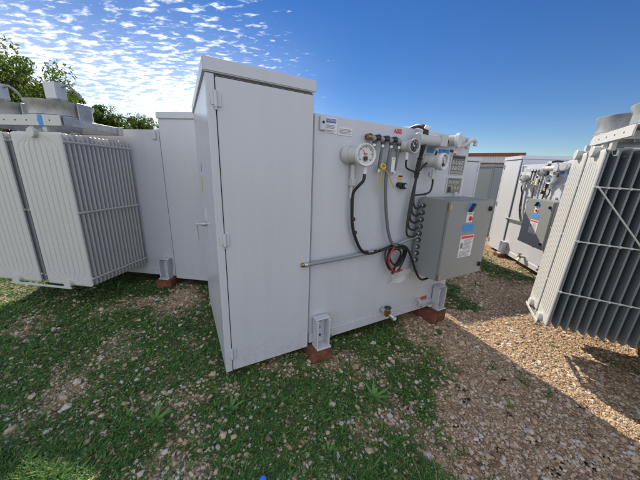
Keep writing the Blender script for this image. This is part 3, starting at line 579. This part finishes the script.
# leaves: strips of three quads
def strips(name, L, mat):
    V = []; F = []; k = 0; T = np.array([0, .35, .7, 1.]); W = np.array([.45, 1, .8, .06])
    for (x, y, z, a, ln, w, lean, curl) in L:
        d = np.array([math.cos(a), math.sin(a)]); s = np.array([-d[1], d[0]]); h = ln * math.cos(lean); o = ln * math.sin(lean)
        for t, ww in zip(T, W):
            c = np.array([x, y]) + d * o * (t + curl * t * t); zc = z + h * (t - curl * .45 * t * t)
            V.append((*(c - s * w * ww / 2), zc)); V.append((*(c + s * w * ww / 2), zc + w * .15))
        for q in range(3): b = k + 2 * q; F.append((b, b + 1, b + 3, b + 2))
        k += 8
    return npmesh(name, V, F, mat, True)
L = []; nclump = 0; tries = 0
while nclump < 25000 and tries < 500000:
    tries += 1; y = .12 + 6.5 * random.random() ** 1.6; x = random.uniform(-1.6, 1.4) * (y + .4)
    if not visible(x, y) or inside(x, y): continue
    g = grassy(x, y)
    if random.random() > g ** 1.3: continue
    nclump += 1; z = zz(x, y); sc = .75 + .16 * y; tall = random.random() < .10; broad = random.random() < .35
    for q in range(random.randint(5, 9)):
        ln = random.uniform(.016, .040) * sc * (1.7 if tall else 1); L.append((x + random.gauss(0, .012), y + random.gauss(0, .012), z - .003, random.uniform(0, 6.28), ln, random.uniform(.003, .0075) * sc * (1.9 if broad else 1), random.uniform(.7 if broad else .3, 1.4), random.uniform(.1, .8)))
# taller blades in the sunlit corner
for k in range(2600):
    u, v = random.uniform(-25, 62), random.uniform(448, 500)
    if v < 448 + (u / 62) * 25: continue
    x, y, z = gp(u, v); L.append((x, y, z, random.uniform(0, 6.28), random.uniform(.03, .085), random.uniform(.003, .006), random.uniform(.15, 1.0), random.uniform(.2, .9)))
tag(strips('grass', L, 'grass'), 'low green grass and creeping weeds over the gravel', kind='stuff')

# ---- single weeds
def weed(u, v, n, ln, label, tilt=1.0, mat='weed'):
    x, y, z = gp(u, v); W = []
    for k in range(n):
        a = 6.283 * k / n + random.uniform(-.3, .3); W.append((0, 0, random.uniform(.005, .05), a, ln * random.uniform(.6, 1.15), ln * .22, tilt * random.uniform(.75, 1.15), .25))
    for k in range(3): W.append((0, 0, 0, k * 2.1, .07, .004, .05, 0))
    o = strips('weed', W, mat); o.location = (x, y, z); tag(o, label, 'weed', 'broad leaved weeds in the grass'); return o
weed(373, 401, 12, .11, 'star shaped weed with long lance leaves in front of the brick block')
weed(232, 412, 18, .07, 'light green bushy weed below the corner of the tall cabinet')
weed(157, 424, 14, .10, 'pale grey green weed with wide leaves left of the cabinet corner')
weed(118, 290, 8, .09, 'small leafy weed under the left radiators fins')
weed(508, 408, 9, .045, 'lone green tuft on the shaded gravel in front of the right radiator')
weed(328, 455, 7, .05, 'thin upright weed near the bottom centre edge', .6)
# ---- single rocks
def rock(u, v, r, label):
    x, y, z = gp(u, v); o = stones('rock', [(0, 0, 0, r)], 'pale', True); o.location = (x, y, z + r * .25); tag(o, label, 'rock', 'larger pale rocks lying on the ground')
rock(630, 455, .026, 'smooth pale rock on dark gravel at the lower right edge')
rock(67, 408, .030, 'bluish white angular rock in the grass at the lower left')
rock(137, 381, .024, 'pale oval rock in the grass left of the cabinet base')
rock(165, 453, .022, 'round tan rock near the bottom, left of the bushy weed')
rock(104, 434, .018, 'small whitish rock below the bluish rock at lower left')
m = MB(); x, y, z = gp(263, 482); m.lathe([(.017, 0), (.018, .002), (.018, .013), (.015, .016), (1e-4, .0165)], 'blueplastic', Matrix.Translation((0, 0, 0)), 28)
for k in range(24): a = R(15 * k); m.box(.0172, .0192, -.0009, .0009, .001, .013, 'blueplastic', 0, Matrix.Rotation(a, 4, 'Z'))
o = m.build('bottle_cap'); o.location = (x, y, z + .012); o.rotation_euler = (.35, .15, 0); tag(o, 'bright blue plastic bottle cap lying in the grass', 'bottle cap')

# ---- bricks under the feet
def brick(root, lx, ly, label, sx=.25, sy=.27, rz=0, top=.057):
    M4 = Matrix.Translation(root.location) @ Matrix.Rotation(root.rotation_euler.z, 4, 'Z'); p = M4 @ Vector((lx, ly, 0)); gz = hgt(p.x, p.y) - .02; h = root.location.z + top - gz
    m = MB(); n = 2 if h > .1 else 1
    m.box(-sx / 2, sx / 2, -sy / 2, sy / 2, 0, h, 'brick', .006)
    o = m.build('brick_block'); bm = bmesh.new(); bm.from_mesh(o.data); bmesh.ops.subdivide_edges(bm, edges=bm.edges[:], cuts=5, use_grid_fill=True)
    for v in bm.verts: q = v.co * 26 + Vector((lx * 9, ly * 5, 3)); v.co += Vector((noise.noise(q), noise.noise(q + Vector((7, 0, 0))), .4 * noise.noise(q + Vector((0, 9, 0))))) * .006
    bm.to_mesh(o.data); bm.free(); o.location = (p.x, p.y, gz); o.rotation_euler.z = root.rotation_euler.z + rz; tag(o, label, 'brick block', 'brick blocks under the transformer feet')
brick(main, .80, -.04, 'reddish brick block under the left foot of the middle transformer, near its cabinet', .21, .24, R(-3))
brick(main, 2.38, -.02, 'reddish brown block under the right foot of the middle transformer, below the control box', .26, .25, R(6))
brick(left, .826, DT + .05, 'red brick block under the foot of the left transformer beside its cabinet', .22, .22, R(8))
brick(farr, .826, -.05, 'sunlit orange brick block under the foot of the far right transformer', .22, .22)
brick(right, 2.44, DT - .15, 'brick block beneath the right foreground transformer behind its radiators', .2, .2)
brick(right, .826, DT - .1, 'brick block beneath the cabinet end of the right foreground transformer', .25, .25)

# ---- plastic bag hanging under the coil
mw = Matrix.Translation(main.location) @ Matrix.Rotation(R(28.7), 4, 'Z')
V = []; F = []; nu, nv = 14, 10
for j in range(nv + 1):
    for i in range(nu + 1):
        a, b = i / nu, j / nv; x = 1.64 + .34 * a * (1 - .0 * b); z = (.66 + .0 * a) - (.17 - .10 * a) * b - .02 * a
        V.append(mw @ Vector((x, -.035 - .02 * math.sin(a * 9 + b * 4) * (.4 + b) - .012 * math.sin(b * 13 + a * 5), z + .008 * math.sin(a * 17))))
for j in range(nv):
    for i in range(nu): q = j * (nu + 1) + i; F.append((q, q + 1, q + nu + 2, q + nu + 1))
bag = npmesh('plastic_bag', [tuple(v) for v in V], F, 'bag', True); md = bag.modifiers.new('thick', 'SOLIDIFY'); md.thickness = .0015
tag(bag, 'clear crumpled plastic bag hanging from the cable coil beside the control box', 'plastic bag')

# ------------------------------------------------------------------ trees
def tree(az, dist, top, rad, squash, label, nleaf, seed, kind='tree', leafsz=.068, base=None):
    rs = random.Random(seed); a = R(az); x, y = math.sin(a) * dist, math.cos(a) * dist; gz = hgt(x, y)
    t = thing(kind, label, 'tree', (x, y, gz), 0, 'trees behind the left transformer'); cz = top - rad * squash - gz
    m = MB(); m.tube([(0, 0, 0), (.05, .02, cz * .35), (-.04, .05, cz * .7), (0, 0, cz)], .13, 'bark', 8)
    tips = []
    for k in range(13):
        b = rs.uniform(0, 6.28); e = rs.uniform(-.1, 1.1); q = rad * rs.uniform(.35, .62); p = Vector((q * math.cos(b) * math.cos(e), q * math.sin(b) * math.cos(e), cz + q * math.sin(e) * squash)); tips.append(p)
        m.tube([(0, 0, cz * rs.uniform(.45, .8)), p * .55 + Vector((0, 0, cz * .42)), p], .03, 'bark', 6)
    m.build('trunk', t)
    cls = []
    for k in range(130):
        b = rs.uniform(0, 6.28); e = math.asin(rs.uniform(-.75, 1)); q = rad * rs.uniform(.35, 1.0); cls.append((q * math.cos(b) * math.cos(e), q * math.sin(b) * math.cos(e), cz + q * math.sin(e) * squash, rad * rs.uniform(.10, .24)))
    rg = np.random.default_rng(seed); V = []; F = []
    for i in range(nleaf):
        c = cls[rs.randrange(len(cls))]; d = rg.normal(0, 1, 3); d /= np.linalg.norm(d); p = np.array(c[:3]) + d * c[3] * rs.random() ** .4
        u = rg.normal(0, 1, 3); u /= np.linalg.norm(u); w = np.cross(u, rg.normal(0, 1, 3)); w /= np.linalg.norm(w); s = leafsz * rs.uniform(.5, 1.1)
        V += [p - u * s, p + w * s * .4, p + u * s, p - w * s * .4]; F.append((4 * i, 4 * i + 1, 4 * i + 2, 4 * i + 3))
    o = npmesh('crown', V, F, 'leaf'); o.parent = t; return t
tree(-50.5, 13, 5.25, 2.15, .9, 'tallest dark green tree at the left edge, rising behind the round fans', 24000, 1)
tree(-43.8, 15, 4.45, 1.05, .9, 'bushy green tree just right of the tallest one, behind the fan junction box', 16000, 2)
tree(-38.9, 16, 4.15, .9, 1.1, 'small round green tree right of the fans, above the left tank edge', 10000, 3)
tree(-34.2, 19, 4.4, 1.15, .75, 'distant yellow green treetop just above the left tank beside its cabinet roof', 8000, 4)
tree(-56, 17, 4.9, 2.2, .8, 'dark tree behind the tallest one at the far left edge', 9000, 5)

# ------------------------------------------------------------------ building at the back right
bt = thing('building', 'long low white metal building with rust red roof trim behind the right transformers', 'building', (17.2, 25.5, hgt(17, 25)), R(-33))
bz = 4.15
m = MB(); m.box(-9, 1.6, 2.2, 12, 0, bz - .45, 'siding', 0); m.build('wall', bt)
m = MB(); m.box(-9, 1.6, 0, .15, 3.25, bz - .3, 'siding', 0); m.build('fascia_panel', bt)
m = MB(); m.box(-9.1, 1.7, -.12, 12.1, bz - .29, bz, 'trim', .02); m.build('roof', bt)
m = MB(); m.box(-9, 1.6, .02, .13, 2.75, 3.245, 'trim', .0); m.build('awning_beam', bt)
for x in (-8.8, -4.5, 0):
    m = MB(); m.box(x - .1, x + .1, .03, .23, 0, 2.745, 'trim', 0); m.build('post', bt)

# ------------------------------------------------------------------ sky, sun, camera
w = bpy.data.worlds.new('World'); scn.world = w; w.use_nodes = True; n = w.node_tree.nodes; l = w.node_tree.links; bg = n['Background']
SUNAZ, SUNEL = -20.5, 39.3
sky = n.new('ShaderNodeTexSky'); sky.sky_type = 'NISHITA'; sky.sun_disc = False; sky.sun_elevation = R(SUNEL); sky.sun_rotation = R(SUNAZ); sky.air_density = 1.0; sky.dust_density = .0; sky.ozone_density = 3.0
STR = .12
tc = n.new('ShaderNodeTexCoord'); sp = n.new('ShaderNodeSeparateXYZ'); l.new(tc.outputs['Generated'], sp.inputs[0])
def math_(op, a, b=None, c=None):
    x = n.new('ShaderNodeMath'); x.operation = op
    for i, q in enumerate((a, b, c)):
        if q is None: continue
        if isinstance(q, (int, float)): x.inputs[i].default_value = q
        else: l.new(q, x.inputs[i])
    return x.outputs[0]
zc = math_('MAXIMUM', sp.outputs[2], .02); px = math_('DIVIDE', sp.outputs[0], math_('ADD', zc, .12)); py = math_('DIVIDE', sp.outputs[1], math_('ADD', zc, .12))
cb = n.new('ShaderNodeCombineXYZ'); l.new(px, cb.inputs[0]); l.new(py, cb.inputs[1])
mp = n.new('ShaderNodeMapping'); mp.inputs['Rotation'].default_value = (0, 0, R(-48)); mp.inputs['Scale'].default_value = (.9, 2.0, 1); l.new(cb.outputs[0], mp.inputs[0])
n1 = n.new('ShaderNodeTexNoise'); n1.inputs['Scale'].default_value = 11.5; n1.inputs['Detail'].default_value = 4; n1.inputs['Roughness'].default_value = .6; n1.inputs['Distortion'].default_value = .25; l.new(mp.outputs[0], n1.inputs[0])
n2 = n.new('ShaderNodeTexNoise'); n2.inputs['Scale'].default_value = .9; n2.inputs['Detail'].default_value = 3; l.new(cb.outputs[0], n2.inputs[0])
# cloudlets lie in the north-west part of the sky: mask on azimuth
az = math_('ARCTAN2', sp.outputs[0], sp.outputs[1])
mr = n.new('ShaderNodeMapRange'); mr.interpolation_type = 'SMOOTHSTEP'; l.new(az, mr.inputs[0]); mr.inputs[1].default_value = R(22); mr.inputs[2].default_value = R(-24); mr.inputs[3].default_value = 0; mr.inputs[4].default_value = 1
bk = n.new('ShaderNodeMapRange'); bk.interpolation_type = 'SMOOTHSTEP'; l.new(sp.outputs[1], bk.inputs[0]); bk.inputs[1].default_value = .05; bk.inputs[2].default_value = -.35
el = n.new('ShaderNodeMapRange'); l.new(sp.outputs[2], el.inputs[0]); el.inputs[1].default_value = .62; el.inputs[2].default_value = .10; el.inputs[3].default_value = -.02; el.inputs[4].default_value = .16
dens = math_('ADD', math_('ADD', n1.outputs['Fac'], math_('MULTIPLY', math_('SUBTRACT', n2.outputs['Fac'], .5), .35)), math_('ADD', el.outputs[0], math_('ADD', math_('MULTIPLY', math_('SUBTRACT', mr.outputs[0], 1), .42), 0.0)))
cr = n.new('ShaderNodeMapRange'); cr.interpolation_type = 'SMOOTHSTEP'; l.new(dens, cr.inputs[0]); cr.inputs[1].default_value = .52; cr.inputs[2].default_value = .78
up = n.new('ShaderNodeMapRange'); l.new(sp.outputs[2], up.inputs[0]); up.inputs[1].default_value = .0; up.inputs[2].default_value = .04
hz = n.new('ShaderNodeMapRange'); hz.interpolation_type = 'SMOOTHSTEP'; l.new(sp.outputs[2], hz.inputs[0]); hz.inputs[1].default_value = .50; hz.inputs[2].default_value = .10
hza = n.new('ShaderNodeMapRange'); hza.interpolation_type = 'SMOOTHSTEP'; l.new(az, hza.inputs[0]); hza.inputs[1].default_value = R(8); hza.inputs[2].default_value = R(-30)
haze = math_('MULTIPLY', math_('MULTIPLY', hz.outputs[0], hza.outputs[0]), math_('MULTIPLY', n2.outputs['Fac'], .78))
haze = math_('ADD', haze, math_('MULTIPLY', math_('MULTIPLY', bk.outputs[0], math_('ADD', n2.outputs['Fac'], .28)), .85))  # unseen bright haze added behind the camera to lift the shaded faces
cov = math_('MULTIPLY', math_('MINIMUM', math_('ADD', cr.outputs[0], haze), 1.0), up.outputs[0])
mixc = n.new('ShaderNodeMixRGB'); l.new(math_('MULTIPLY', cov, .92), mixc.inputs[0]); hs = n.new('ShaderNodeHueSaturation'); hs.inputs['Saturation'].default_value = 1.30; hs.inputs['Hue'].default_value = .512; hs.inputs['Value'].default_value = .47; l.new(sky.outputs[0], hs.inputs['Color']); l.new(hs.outputs[0], mixc.inputs[1]); mixc.inputs[2].default_value = (7.6, 7.9, 8.4, 1)
l.new(mixc.outputs[0], bg.inputs[0]); bg.inputs[1].default_value = STR
sl = bpy.data.lights.new('sun', 'SUN'); sl.energy = 4.2; sl.angle = R(.5); sl.color = (1, .88, .70); so = bpy.data.objects.new('sun', sl); col.objects.link(so)
sd = Vector((math.sin(R(SUNAZ)) * math.cos(R(SUNEL)), math.cos(R(SUNAZ)) * math.cos(R(SUNEL)), math.sin(R(SUNEL)))); so.rotation_euler = sd.to_track_quat('Z', 'Y').to_euler()
cam = bpy.data.cameras.new('camera'); cam.sensor_width = 36; cam.lens = 252 / 640 * 36; cam.clip_start = .02; cam.clip_end = 2000
co = bpy.data.objects.new('camera', cam); col.objects.link(co); scn.camera = co
rm = Matrix(((RW[0][0], -RW[0][1], -RW[0][2], 0), (RW[1][0], -RW[1][1], -RW[1][2], 0), (RW[2][0], -RW[2][1], -RW[2][2], CAMH), (0, 0, 0, 1))); co.matrix_world = rm
scn.view_settings.view_transform = 'Standard'; scn.view_settings.look = 'None'; scn.view_settings.gamma = 1; scn.view_settings.exposure = .80; scn.view_settings.use_curve_mapping = False
scn.render.engine = 'CYCLES'; scn.cycles.use_denoising = True; scn.cycles.max_bounces = 7
